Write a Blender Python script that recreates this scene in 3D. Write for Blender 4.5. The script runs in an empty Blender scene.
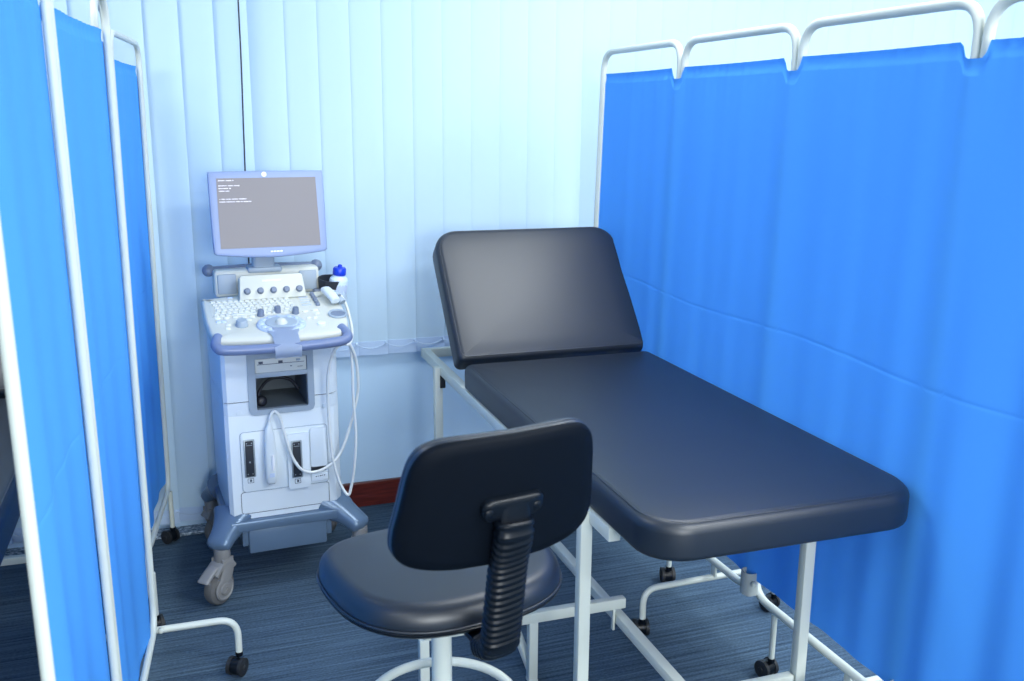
import bpy, bmesh, math, random
from math import sin, cos, pi, radians, sqrt, atan2
from mathutils import Vector, Matrix
random.seed(4)
scn = bpy.context.scene
COL = scn.collection

# ------------------------------------------------------------------ materials
def mat(name, color, rough=.5, metal=0, spec=.5, bump=None, coat=0, sheen=0, emit=None, trans=0, sss=0):
    m = bpy.data.materials.new(name); m.use_nodes = True
    nt = m.node_tree; b = nt.nodes['Principled BSDF']
    b.inputs['Base Color'].default_value = (*color, 1)
    b.inputs['Roughness'].default_value = rough
    b.inputs['Metallic'].default_value = metal
    b.inputs['Specular IOR Level'].default_value = spec
    b.inputs['Coat Weight'].default_value = coat
    b.inputs['Sheen Weight'].default_value = sheen
    if emit:
        b.inputs['Emission Color'].default_value = (*emit[0], 1); b.inputs['Emission Strength'].default_value = emit[1]
    if bump:
        scale, strength, dist = bump
        tc = nt.nodes.new('ShaderNodeTexCoord'); n = nt.nodes.new('ShaderNodeTexNoise')
        n.inputs['Scale'].default_value = scale; n.inputs['Detail'].default_value = 4
        bp = nt.nodes.new('ShaderNodeBump'); bp.inputs['Strength'].default_value = strength; bp.inputs['Distance'].default_value = dist
        nt.links.new(tc.outputs['Object'], n.inputs['Vector']); nt.links.new(n.outputs['Fac'], bp.inputs['Height'])
        nt.links.new(bp.outputs['Normal'], b.inputs['Normal'])
    return m

def ramp_noise(m, mapping_scale, noise_scale, c0, c1, p0=.35, p1=.65, detail=5, coord='Object', bump=0, rough=None):
    """colour varied by stretched noise"""
    nt = m.node_tree; b = nt.nodes['Principled BSDF']
    tc = nt.nodes.new('ShaderNodeTexCoord'); mp = nt.nodes.new('ShaderNodeMapping')
    mp.inputs['Scale'].default_value = mapping_scale
    n = nt.nodes.new('ShaderNodeTexNoise'); n.inputs['Scale'].default_value = noise_scale; n.inputs['Detail'].default_value = detail
    r = nt.nodes.new('ShaderNodeValToRGB')
    r.color_ramp.elements[0].position = p0; r.color_ramp.elements[0].color = (*c0, 1)
    r.color_ramp.elements[1].position = p1; r.color_ramp.elements[1].color = (*c1, 1)
    nt.links.new(tc.outputs[coord], mp.inputs['Vector']); nt.links.new(mp.outputs['Vector'], n.inputs['Vector'])
    nt.links.new(n.outputs['Fac'], r.inputs['Fac']); nt.links.new(r.outputs['Color'], b.inputs['Base Color'])
    if bump:
        bp = nt.nodes.new('ShaderNodeBump'); bp.inputs['Strength'].default_value = bump; bp.inputs['Distance'].default_value = .004
        nt.links.new(n.outputs['Fac'], bp.inputs['Height']); nt.links.new(bp.outputs['Normal'], b.inputs['Normal'])
    return m

M = {}
M['vinyl'] = mat('black_vinyl', (.0045, .0095, .019), .44, spec=.72, bump=(420, .12, .00015))
M['vinyl_seat'] = mat('black_seat_vinyl', (.0045, .009, .018), .42, spec=.8, bump=(420, .10, .00015))
M['black_plastic'] = mat('black_plastic', (.002, .004, .008), .36, spec=.28)
M['black_shell'] = mat('black_backrest_shell', (.0015, .0035, .0075), .6, spec=.10, bump=(500, .1, .0001))
M['rubber'] = mat('dark_rubber', (.012, .014, .018), .6)
M['white_paint'] = mat('white_painted_tube', (.60, .64, .58), .34, spec=.4)
M['steel'] = mat('grey_steel', (.42, .47, .50), .35, metal=.7)
M['hook'] = mat('grey_painted_plate', (.36, .40, .40), .4)
M['cream'] = mat('cream_plastic', (.64, .65, .58), .42)
M['cream_key'] = mat('cream_keys', (.70, .72, .68), .4)
M['white_plastic'] = mat('white_plastic', (.76, .83, .88), .38)
M['peri'] = mat('periwinkle_plastic', (.24, .31, .49), .36)
M['handle_blue'] = mat('violet_blue_plastic', (.17, .22, .37), .30)
M['base_blue'] = mat('grey_blue_plastic', (.12, .185, .275), .30, metal=.25)
M['grey_plastic'] = mat('grey_plastic', (.36, .43, .50), .42)
M['pale_grey'] = mat('pale_blue_grey_plastic', (.52, .61, .77), .4)
M['mid_grey'] = mat('slate_plastic', (.16, .20, .28), .4)
M['wheel_grey'] = mat('warm_grey_caster_plastic', (.22, .22, .22), .45)
M['tyre_grey'] = mat('grey_tyre', (.13, .13, .13), .6)
M['dark'] = mat('dark_recess', (.02, .025, .035), .5)
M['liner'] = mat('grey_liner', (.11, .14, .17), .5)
M['screen'] = mat('grey_glass_screen', (.10, .10, .11), .40, spec=.3, emit=((.30, .29, .32), .32))
M['text'] = mat('screen_letters', (.6, .6, .65), .4, emit=((.75, .75, .9), .45))
M['white'] = mat('white_mark', (.9, .9, .92), .4)
M['ink'] = mat('grey_ink', (.07, .09, .13), .5)
M['cable'] = mat('white_cable', (.78, .80, .78), .4)
M['probe'] = mat('probe_white', (.72, .78, .80), .35)
M['bottle'] = mat('milky_bottle', (.66, .78, .88), .3)
M['cap'] = mat('royal_blue_cap', (.01, .05, .60), .35)
M['wall'] = mat('light_blue_paint', (.52, .72, .92), .55, bump=(60, .03, .001))
M['white_wall'] = mat('pale_paint', (.34, .40, .46), .7)
M['ceiling'] = mat('ceiling_white', (.82, .85, .87), .8)
M['blind'] = mat('pale_blue_blind_fabric', (.68, .85, .97), .6, bump=(900, .06, .0002))
M['hem'] = mat('blind_hem', (.60, .76, .97), .55)
M['chain'] = mat('clear_bead_chain', (.55, .70, .88), .3)
M['black_cord'] = mat('black_cord', (.01, .012, .02), .5)
M['skirting'] = mat('mahogany', (.10, .012, .010), .32)
ramp_noise(M['skirting'], (1.5, 30, 30), 6, (.055, .006, .006), (.15, .020, .013), .3, .7)
M['tile'] = mat('mottled_tile', (.3, .38, .45), .15)
ramp_noise(M['tile'], (20, 30, 30), 4, (.10, .15, .21), (.55, .66, .76), .42, .68)
# carpet: ribbed loops running along the back wall
M['carpet'] = mat('blue_rib_carpet', (.03, .06, .11), .95, spec=.1)
def carpet(m):
    nt = m.node_tree; b = nt.nodes['Principled BSDF']; L = nt.links
    tc = nt.nodes.new('ShaderNodeTexCoord')
    def noise(sc, scale, det):
        mp = nt.nodes.new('ShaderNodeMapping'); mp.inputs['Scale'].default_value = sc
        n = nt.nodes.new('ShaderNodeTexNoise'); n.inputs['Scale'].default_value = scale; n.inputs['Detail'].default_value = det
        L.new(tc.outputs['Object'], mp.inputs['Vector']); L.new(mp.outputs['Vector'], n.inputs['Vector']); return n
    a = noise((1.6, 60, 1), 1.6, 4); c = noise((110, 260, 1), 1.0, 2)
    mx = nt.nodes.new('ShaderNodeMix'); mx.data_type = 'FLOAT'; mx.inputs[0].default_value = .38
    L.new(a.outputs['Fac'], mx.inputs[2]); L.new(c.outputs['Fac'], mx.inputs[3])
    r = nt.nodes.new('ShaderNodeValToRGB'); e = r.color_ramp.elements
    e[0].position = .33; e[0].color = (.026, .046, .074, 1)
    e[1].position = .67; e[1].color = (.100, .158, .225, 1)
    L.new(mx.outputs[0], r.inputs['Fac']); L.new(r.outputs['Color'], b.inputs['Base Color'])
    bp = nt.nodes.new('ShaderNodeBump'); bp.inputs['Strength'].default_value = .7; bp.inputs['Distance'].default_value = .004
    L.new(mx.outputs[0], bp.inputs['Height']); L.new(bp.outputs['Normal'], b.inputs['Normal'])
carpet(M['carpet'])
def cloth(name, color):
    m = mat(name, color, .75, spec=.12)
    nt = m.node_tree; b = nt.nodes['Principled BSDF']; L = nt.links
    tc = nt.nodes.new('ShaderNodeTexCoord'); n = nt.nodes.new('ShaderNodeTexNoise'); n.inputs['Scale'].default_value = 700
    n.inputs['Detail'].default_value = 2
    bp = nt.nodes.new('ShaderNodeBump'); bp.inputs['Strength'].default_value = .15; bp.inputs['Distance'].default_value = .0002
    L.new(tc.outputs['Object'], n.inputs['Vector']); L.new(n.outputs['Fac'], bp.inputs['Height']); L.new(bp.outputs['Normal'], b.inputs['Normal'])
    tr = nt.nodes.new('ShaderNodeBsdfTranslucent'); tr.inputs['Color'].default_value = (*color, 1)
    mix = nt.nodes.new('ShaderNodeMixShader'); mix.inputs[0].default_value = .22
    out = nt.nodes['Material Output']
    L.new(b.outputs[0], mix.inputs[1]); L.new(tr.outputs[0], mix.inputs[2]); L.new(mix.outputs[0], out.inputs['Surface'])
    return m
M['cloth'] = cloth('blue_cloth', (.100, .42, .96))

# ------------------------------------------------------------------ helpers
ORIGIN = {}
def thing(name, label, cat, loc=(0, 0, 0), rz=0, group=None, world=False):
    o = bpy.data.objects.new(name, None); COL.objects.link(o)
    o.empty_display_size = .1
    o.location = loc; o.rotation_euler = (0, 0, rz)
    o['label'] = label; o['category'] = cat
    if group: o['group'] = group
    if world: ORIGIN[o] = Vector(loc)
    return o

def obj(name, bm, m, parent=None, smooth=35, label=None):
    """link the bmesh as ONE mesh object; smooth = auto-smooth angle"""
    root = parent
    while root and root.parent: root = root.parent
    if root in ORIGIN: bmesh.ops.translate(bm, verts=bm.verts, vec=-ORIGIN[root])
    bmesh.ops.recalc_face_normals(bm, faces=bm.faces)
    if smooth:
        for f in bm.faces: f.smooth = True
        a = radians(smooth)
        for e in bm.edges:
            if len(e.link_faces) == 2 and e.calc_face_angle(0) > a: e.smooth = False
    me = bpy.data.meshes.new(name); bm.to_mesh(me); bm.free()
    me.materials.append(m)
    o = bpy.data.objects.new(name, me); COL.objects.link(o)
    if parent: o.parent = parent
    if label: o['label'] = label
    return o

def B(): return bmesh.new()

def box(bm, x0, x1, y0, y1, z0, z1, bev=0, seg=2, mtx=None):
    t = bmesh.new()
    r = bmesh.ops.create_cube(t, size=1)
    bmesh.ops.scale(t, verts=t.verts, vec=(x1-x0, y1-y0, z1-z0))
    bmesh.ops.translate(t, verts=t.verts, vec=((x0+x1)/2, (y0+y1)/2, (z0+z1)/2))
    if bev: bmesh.ops.bevel(t, geom=t.edges[:], offset=bev, segments=seg, affect='EDGES', profile=.5)
    merge(bm, t, mtx)

def merge(bm, t, mtx=None):
    if mtx is not None: bmesh.ops.transform(t, matrix=mtx, verts=t.verts)
    me = bpy.data.meshes.new('tmp'); t.to_mesh(me); t.free(); bm.from_mesh(me); bpy.data.meshes.remove(me)

def bar(bm, a, b, w, h, bev=.003, up=(0, 0, 1)):
    """rectangular tube from a to b, w sideways, h along up"""
    a, b = Vector(a), Vector(b); d = b-a; L = d.length; d.normalize()
    up = Vector(up)
    if abs(d.dot(up)) > .95: up = Vector((0, 1, 0))
    s = d.cross(up).normalized(); u = s.cross(d).normalized()
    mtx = Matrix((( d.x, s.x, u.x, (a.x+b.x)/2), (d.y, s.y, u.y, (a.y+b.y)/2), (d.z, s.z, u.z, (a.z+b.z)/2), (0, 0, 0, 1)))
    box(bm, -L/2, L/2, -w/2, w/2, -h/2, h/2, bev, 2, mtx)

def loft(bm, pts, radii, n=12, up=(0, 0, 1), closed=False, power=2.0, cap=True, mtx=None):
    """sweep a (super)ellipse with radii (a sideways, b along up) through pts; parallel transported"""
    t = bmesh.new()
    P = [Vector(p) for p in pts]; N = len(P)
    if not isinstance(radii, (list, tuple)): radii = [(radii, radii)]*N
    radii = [r if isinstance(r, (tuple, list)) else (r, r) for r in radii]
    T = []
    for i in range(N):
        if closed: d = P[(i+1) % N]-P[i-1]
        else: d = P[min(i+1, N-1)]-P[max(i-1, 0)]
        T.append(d.normalized())
    u = Vector(up)
    if abs(u.dot(T[0])) > .95: u = Vector((0, 1, 0)) if abs(T[0].y) < .9 else Vector((1, 0, 0))
    u = (u-T[0]*u.dot(T[0])).normalized()
    rings = []
    for i in range(N):
        u = (u-T[i]*u.dot(T[i])).normalized(); s = T[i].cross(u)
        a, b = radii[i]; ring = []
        for k in range(n):
            th = 2*pi*k/n; c, sn = cos(th), sin(th)
            cx = math.copysign(abs(c)**(2/power), c); sy = math.copysign(abs(sn)**(2/power), sn)
            ring.append(t.verts.new(P[i]+s*(a*cx)+u*(b*sy)))
        rings.append(ring)
    for i in range(N if closed else N-1):
        A, C = rings[i], rings[(i+1) % N]
        for k in range(n): t.faces.new((A[k], A[(k+1) % n], C[(k+1) % n], C[k]))
    if cap and not closed:
        t.faces.new(rings[0][::-1]); t.faces.new(rings[-1])
    merge(bm, t, mtx)

def fillet(pts, r, seg=7, closed=False):
    """round the corners of a polyline"""
    P = [Vector(p) for p in pts]; N = len(P); out = []
    for i in range(N):
        if not closed and i in (0, N-1): out.append(P[i]); continue
        a, b, c = P[i-1], P[i], P[(i+1) % N]
        d1, d2 = (a-b), (c-b); rr = r[i] if isinstance(r, (list, tuple)) else r
        k = min(rr, d1.length*.49, d2.length*.49)
        p, q = b+d1.normalized()*k, b+d2.normalized()*k
        for j in range(seg+1):
            f = j/seg; out.append(p*(1-f)**2+b*2*f*(1-f)+q*f*f)
    return out

def spline(pts, n=6, closed=False):
    """Catmull-Rom through points"""
    P = [Vector(p) for p in pts]; N = len(P); out = []
    for i in range(N if closed else N-1):
        p0 = P[i-1] if (closed or i) else P[0]*2-P[1]
        p1, p2 = P[i], P[(i+1) % N]
        p3 = P[(i+2) % N] if (closed or i+2 < N) else P[-1]*2-P[-2]
        for j in range(n):
            f = j/n
            out.append(.5*((2*p1)+(p2-p0)*f+(2*p0-5*p1+4*p2-p3)*f*f+(3*p1-p0-3*p2+p3)*f**3))
    if not closed: out.append(P[-1])
    return out

def lathe(bm, prof, n=24, mtx=None):
    """revolve (r, z) profile about z"""
    t = bmesh.new(); rings = []
    for r, z in prof:
        if r < 1e-6: rings.append([t.verts.new((0, 0, z))])
        else: rings.append([t.verts.new((r*cos(2*pi*k/n), r*sin(2*pi*k/n), z)) for k in range(n)])
    for A, C in zip(rings, rings[1:]):
        for k in range(n):
            k2 = (k+1) % n
            if len(A) == 1 and len(C) == 1: continue
            if len(A) == 1: t.faces.new((A[0], C[k2], C[k]))
            elif len(C) == 1: t.faces.new((A[k], A[k2], C[0]))
            else: t.faces.new((A[k], A[k2], C[k2], C[k]))
    merge(bm, t, mtx)

def axis_mtx(p, z, x=None):
    """matrix placing local z along z at p"""
    z = Vector(z).normalized()
    x = Vector(x) if x is not None else (Vector((1, 0, 0)) if abs(z.x) < .9 else Vector((0, 1, 0)))
    x = (x-z*x.dot(z)).normalized(); y = z.cross(x)
    return Matrix(((x.x, y.x, z.x, p[0]), (x.y, y.y, z.y, p[1]), (x.z, y.z, z.z, p[2]), (0, 0, 0, 1)))

def prism(bm, outline, z0, z1, bev=0, seg=2, mtx=None):
    t = bmesh.new()
    lo = [t.verts.new((x, y, z0)) for x, y in outline]; hi = [t.verts.new((x, y, z1)) for x, y in outline]
    n = len(lo)
    t.faces.new(lo[::-1]); top = t.faces.new(hi)
    for k in range(n): t.faces.new((lo[k], lo[(k+1) % n], hi[(k+1) % n], hi[k]))
    if bev: bmesh.ops.bevel(t, geom=[e for e in t.edges if abs(e.verts[0].co.z-e.verts[1].co.z) < 1e-7], offset=bev, segments=seg, affect='EDGES', profile=.5)
    merge(bm, t, mtx)

def rrect(x0, x1, y0, y1, r, seg=6):
    """rounded rectangle outline CCW; r one value or 4 (x0y0, x1y0, x1y1, x0y1)"""
    if not isinstance(r, (tuple, list)): r = [r]*4
    C = [(x0, y0), (x1, y0), (x1, y1), (x0, y1)]; S = [(1, 1), (-1, 1), (-1, -1), (1, -1)]; out = []
    for i, ((cx, cy), (sx, sy)) in enumerate(zip(C, S)):
        a0 = [pi, 1.5*pi, 0, .5*pi][i]
        for k in range(seg+1):
            a = a0+.5*pi*k/seg
            out.append((cx+sx*r[i]+r[i]*cos(a), cy+sy*r[i]+r[i]*sin(a)))
    return out

def pad(bm, outline, layers, rings_top=(.8, .55, .28), crown=0, fn=None, scaled=False):
    """closed cushion: outline in xy, layers (inset, z) from bottom to top, domed top"""
    t = bmesh.new(); n = len(outline)
    P = [Vector(p) for p in outline]; nor = []
    for i in range(n):
        d = (P[(i+1) % n]-P[i-1]).normalized(); nor.append(Vector((d.y, -d.x)))
    cx = sum(p.x for p in P)/n; cy = sum(p.y for p in P)/n; c = Vector((cx, cy))
    rings = []
    for ins, z in layers:
        rings.append([t.verts.new((*(c+(P[i]-c)*ins if scaled else P[i]-nor[i]*ins), z)) for i in range(n)])
    ins, z = layers[-1]; base = [c+(P[i]-c)*ins if scaled else P[i]-nor[i]*ins for i in range(n)]
    for s in rings_top:
        rings.append([t.verts.new((*(c+(b-c)*s), z+crown*(1-s*s))) for b in base])
    for A, C in zip(rings, rings[1:]):
        for k in range(n): t.faces.new((A[k], A[(k+1) % n], C[(k+1) % n], C[k]))
    v = t.verts.new((cx, cy, z+crown)); A = rings[-1]
    for k in range(n): t.faces.new((A[k], A[(k+1) % n], v))
    t.faces.new(rings[0][::-1])
    if fn:
        for vv in t.verts: vv.co = Vector(fn(vv.co))
    merge(bm, t)

def edge_layers(z0, z1, r, rb=None, k=5):
    rb = r if rb is None else rb; out = []
    for j in range(k+1):
        a = .5*pi*j/k; out.append((rb*(1-sin(a)), z0+rb*(1-cos(a))))
    for j in range(k+1):
        a = .5*pi*j/k; out.append((r*(1-cos(a)), z1-r*(1-sin(a))))
    return out

def dup(root, loc, rz, label):
    r = root.copy(); COL.objects.link(r); r.location = loc; r.rotation_euler = (0, 0, rz); r['label'] = label
    for ch in list(root.children):
        c = ch.copy(); COL.objects.link(c); c.parent = r
        for g in ch.children:
            d = g.copy(); COL.objects.link(d); d.parent = c
    return r

def struct(name, bm, m, smooth=0, parent=None):
    o = obj(name, bm, m, parent, smooth)
    o['kind'] = 'structure'
    return o

# ------------------------------------------------------------------ room
WY = 3.78; XL, XR, YB, ZC = -2.7, 4.2, -3.2, 2.85
b = B(); box(b, XL-.1, XR+.1, YB-.1, WY+.1, -.1, 0); struct('floor', b, M['carpet'])
b = B(); box(b, XL-.1, XR+.1, YB-.1, WY+.1, ZC, ZC+.1); struct('ceiling', b, M['ceiling'])
b = B(); box(b, XL-.1, XR+.1, WY, WY+.1, 0, ZC); struct('wall_back', b, M['wall'])
b = B(); box(b, XL-.1, XL, YB, WY, 0, ZC); struct('wall_left', b, M['white_wall'])
b = B(); box(b, XR, XR+.1, YB, WY, 0, ZC); struct('wall_right', b, M['white_wall'])
b = B(); box(b, XL-.1, XR+.1, YB-.1, YB, 0, ZC); struct('wall_rear', b, M['white_wall'])
b = B(); box(b, .30, XR, WY-.018, WY, 0, .106, .003); struct('baseboard_back', b, M['skirting'])
b = B(); box(b, XL, .30, WY-.075, WY, 0, .012, .002); struct('trim_1', b, M['tile'])

# vertical blinds -----------------------------------------------------------
def blind(name, label, x0, x1, pitch, zb, y, tilt, w=.136):
    t = thing(name, label, 'blind', ((x0+x1)/2, y, zb), group='vertical blinds on the back wall', world=True)
    sl, hm, ch = B(), B(), B()
    n = int(round((x1-x0)/pitch)); zt = 2.72; HH = .052
    for i in range(n):
        cx = x0+pitch*(i+.5)
        tl = tilt+random.uniform(-.022, .022)
        def P(u, z, off=0):     # u in -1..1 across the slat, slightly cupped
            lx = u*w/2; ly = .0035*abs(u)**10+off
            return (cx+lx*cos(tl)-ly*sin(tl), y+lx*sin(tl)+ly*cos(tl), z)
        U = [-1, -.94, -.4, .4, .94, 1]
        for bm, z0, z1, th in ((sl, zb+HH, zt, .0006), (hm, zb, zb+HH+.004, .003)):
            f0 = [[bm.verts.new(P(u, z, -th)) for u in U] for z in (z0, z1)]
            f1 = [[bm.verts.new(P(u, z, th)) for u in U] for z in (z0, z1)]
            for k in range(5):
                bm.faces.new((f0[0][k], f0[0][k+1], f0[1][k+1], f0[1][k]))
                bm.faces.new((f1[0][k], f1[1][k], f1[1][k+1], f1[0][k+1]))
                bm.faces.new((f0[0][k], f1[0][k], f1[0][k+1], f0[0][k+1]))
                bm.faces.new((f0[1][k], f0[1][k+1], f1[1][k+1], f1[1][k]))
            for k in (0, 5): bm.faces.new((f0[0][k], f0[1][k], f1[1][k], f1[0][k]))
        # bead chain sagging from slat to slat, with a small clip at the joint
        a = Vector((cx-pitch/2, y-.012, zb+HH-.004)); c = Vector((cx+pitch/2, y-.012, zb+HH-.004))
        loft(ch, [a.lerp(c, f/8)+Vector((0, 0, -.018*(1-(f/4-1)**2))) for f in range(9)], .0016, 6)
        box(ch, a.x-.004, a.x+.004, y-.016, y-.006, a.z-.004, a.z+.006, .001)
    obj('slats', sl, M['blind'], t, 30); obj('hem_weights', hm, M['hem'], t, 30); obj('bead_chain', ch, M['chain'], t, 40)
    r = B(); box(r, x0, x1, y-.02, y+.02, zt, zt+.04, .004); obj('headrail', r, M['white_paint'], t)
    return t
def translucent(m, color, f):
    nt = m.node_tree; b = nt.nodes['Principled BSDF']; L = nt.links
    tr = nt.nodes.new('ShaderNodeBsdfTranslucent'); tr.inputs['Color'].default_value = (*color, 1)
    mix = nt.nodes.new('ShaderNodeMixShader'); mix.inputs[0].default_value = f
    L.new(b.outputs[0], mix.inputs[1]); L.new(tr.outputs[0], mix.inputs[2]); L.new(mix.outputs[0], nt.nodes['Material Output'].inputs['Surface'])
translucent(M['blind'], (.70, .86, .97), .35); translucent(M['hem'], (.62, .78, .97), .25)
blind('vertical_blind', 'pale blue vertical blind with short slats ending above the red-brown skirting', .362, 3.9, .1195, .655, 3.750, radians(-4.5))
blind('vertical_blind', 'pale blue blind with long tilted slats reaching the floor beside the ultrasound machine', -2.459, .366, .117, .055, 3.718, radians(-10))
b = B(); loft(b, spline([(.328, 3.655, 2.72), (.326, 3.655, 1.987), (.325, 3.655, 1.786), (.321, 3.655, 1.579), (.318, 3.655, 1.40), (.313, 3.655, 1.045), (.31, 3.655, .85)], 6), .0028, 8)  # thin black tube drawing the dark line down the blinds
o = obj('cord', b, M['black_cord']); o['label'] = 'thin black cord hanging down the blinds behind the monitor'; o['category'] = 'cord'

# ------------------------------------------------------------------ folding privacy screens
TR = .0100
def caster(parent, p, stem_top, d, m_stem, side=(1, 0, 0)):
    """small twin wheel caster, trailing along d; p = floor point under the stem"""
    p = Vector((*p[:2], 0)); d = Vector((d[0], d[1], 0)).normalized(); s = Vector((-d.y, d.x, 0))
    c = p+d*.016+Vector((0, 0, .027))
    b = B()
    lathe(b, [(0, .052), (.010, .052), (.011, .058), (.011, .066), (0, .066)], 12, Matrix.Translation(p))
    # hood over the wheels
    loft(b, [c+s*k for k in (-.021, -.018, 0, .018, .021)], [(.015, .015), (.023, .023), (.025, .025), (.023, .023), (.015, .015)], 18, up=(0, 0, 1))
    o = obj('caster', b, M['black_plastic'], parent, 50)
    for k in (-1, 1):
        w = B()
        lathe(w, [(0, -.007), (.020, -.007), (.0265, -.005), (.0265, .005), (.020, .007), (.009, .007), (.008, .010), (0, .010)], 22, axis_mtx(c+s*k*.018, s*k))
        obj('wheel', w, M['rubber'], o, 40)
    st = B(); loft(st, [p+Vector((0, 0, .058)), p+Vector((0, 0, stem_top))], .0085, 12)
    obj('caster_stem', st, m_stem, parent, 60)
    return o

def panel_frame(parent, A, C, zb, zt, shift, r=TR, rc=.075, twist=0):
    """closed tube loop in the vertical plane from A to C (xy); shift(z) is a sideways lean"""
    A, C = Vector((A[0], A[1], 0)), Vector((C[0], C[1], 0))
    d = (C-A).normalized(); nrm = Vector((-d.y, d.x, 0))
    a, c = A+d*(r+.001), C-d*(r+.001)
    z0, z1 = Vector((0, 0, zb)), Vector((0, 0, zt))
    loop = [a+z0, c+z0, c+z1, a+z1]
    pts = fillet(loop, rc, 8, True)
    dense = []
    for i, p in enumerate(pts):
        q = pts[(i+1) % len(pts)]; k = max(1, int((q-p).length/.12))
        dense += [p.lerp(q, j/k) for j in range(k)]
    pts = [p+Vector((shift(p.z)+twist*(p-A).dot(d)/(C-A).length*(p.z-.6), 0, 0)) for p in dense]
    b = B(); loft(b, pts, r, 12, up=nrm, closed=True)
    return obj('panel_frame', b, M['white_paint'], parent, 60)

def foot(parent, c, half, d, z, shift, caster_dirs):
    """inverted U foot carrying a caster at each end"""
    c = Vector((c[0], c[1], 0)); d = Vector(d).normalized(); x0 = Vector((shift(z), 0, 0))
    a, e = c-d*half, c+d*half
    zz = lambda h: Vector((0, 0, h))
    pts = fillet([a+zz(.058), a+zz(z), e+zz(z), e+zz(.058)], .085, 8)
    b = B(); loft(b, [p+x0 for p in pts], TR, 12, up=(0, 0, 1) if abs(d.z) > .5 else (-d.y, d.x, 0))
    obj('foot_bar', b, M['white_paint'], parent, 60)
    caster(parent, a+x0, .07, caster_dirs[0], M['white_paint']); caster(parent, e+x0, .07, caster_dirs[1], M['white_paint'])

def curtain_mesh(A, C, z0, z1, shift, off, ny, nz, wave, notches=(), crease=1.02, pocket=.035):
    """cloth hung on a line from A to C; off = sideways offset, wave(s, t, z) extra"""
    A, C = Vector((A[0], A[1], 0)), Vector((C[0], C[1], 0)); d = (C-A); L = d.length; d.normalize(); nrm = Vector((-d.y, d.x, 0))
    b = B(); th = .0008; grid = {}
    # rows: even, plus closely spaced ones across the crease and the top pocket
    ZT = [j/nz for j in range(nz+1)]+[(crease-z0)/(z1-z0)+k*.0018 for k in range(-14, 15)]+[1-k*.0022 for k in range(1, 18)]
    ZT = sorted(set(round(v, 5) for v in ZT if 0 <= v <= 1)); nz = len(ZT)-1
    for side in (0, 1):
        for i in range(ny+1):
            s = L*i/ny
            top = z1-.002*abs(sin(s*5.3))
            for (ns, w, dep) in notches:
                q = abs(s-ns)/w
                if q < 1: top -= dep*(1-q**6)
            for j, t in enumerate(ZT):
                z = z0+(top-z0)*t
                e = wave(s, t, z)
                # crease left by folding the cloth, and the stitched top pocket
                e += .0009*math.exp(-((z-crease-.008*sin(s*6))/.0045)**2)
                if pocket and z > top-pocket: e += .003*sin(pi*min(1, (top-z)/pocket))
                if pocket: e += .0014*sin(s*150+2*sin(s*9))*math.exp(-(top-z)/.06)
                p = A+d*s+nrm*(off+e+(th if side else -th))+Vector((shift(z), 0, z))
                grid[side, i, j] = b.verts.new(p)
    for side in (0, 1):
        for i in range(ny):
            for j in range(nz):
                q = [grid[side, i, j], grid[side, i+1, j], grid[side, i+1, j+1], grid[side, i, j+1]]
                b.faces.new(q if side else q[::-1])
    for i in range(ny):
        for j in (0, nz): b.faces.new((grid[0, i, j], grid[0, i+1, j], grid[1, i+1, j], grid[1, i, j]))
    for j in range(nz):
        for i in (0, ny): b.faces.new((grid[0, i, j], grid[0, i, j+1], grid[1, i, j+1], grid[1, i, j]))
    return b

# right screen: stands along the couch, cloth on the couch side of its posts
rs = thing('privacy_screen', 'four-panel folding screen with blue cloth, standing behind the long side of the wide black couch', 'screen', (1.6, 2.21, 0), group='blue folding privacy screens', world=True)
lean = lambda z: 1.593+.023*z
skew = lambda y: .014*(y-2.2)
J = [3.485, 2.862, 2.236, 1.611, .985]
for y0, y1 in zip(J, J[1:]): panel_frame(rs, (skew(y0), y0), (skew(y1), y1), .215, 1.838, lean, .0122)
def wave_r(s, t, z):
    e = .0022*sin(s*11+.6)*(1.15-t)+.0018*sin(s*27+1.3+.8*sin(s*3))*(1.2-t*.8)+.0008*sin(s*61)*(1.1-.6*t)
    for k in (.553, 1.179, 1.804):   # cloth drawn taut over each pair of posts
        e += .003*math.exp(-((s-k)/.035)**2)-.003*math.exp(-((s-k-.085)/.04)**2)*(.4+.6*t)
    e -= .010*math.exp(-((s-2.02)/.055)**2)*(1-t)**1.2
    e += .008*math.exp(-((s-1.90)/.05)**2)*(1-t)**1.3
    return e
b = curtain_mesh((skew(3.415), 3.415), (skew(.995), .995), .275, 1.757, lean, -.0155, 260, 60, lambda s, t, z: -wave_r(s, t, z), [(3.415-2.862, .037, .035), (3.415-2.236, .037, .035), (3.415-1.611, .037, .035)])
obj('curtain', b, M['cloth'], rs, 60)
for y, dirs in ((2.44, ((.25, 1), (-.4, 1))), (1.793, ((.4, .8), (-.5, 1)))):
    foot(rs, (-.006, y), .245, (1, 0, 0), .165, lean, dirs)
    b = B(); box(b, lean(.19)-.004, lean(.19)+.004, y-.012, y+.012, .168, .212, .001); obj('weld_tab', b, M['white_paint'], rs)
for y, d in ((2.73, (.3, 1)), (2.11, (-.2, .9)), (1.52, (.2, 1)), (3.35, (0, 1))):
    caster(rs, (lean(.1)+skew(y), y, 0), .205, d, M['white_paint'])
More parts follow.
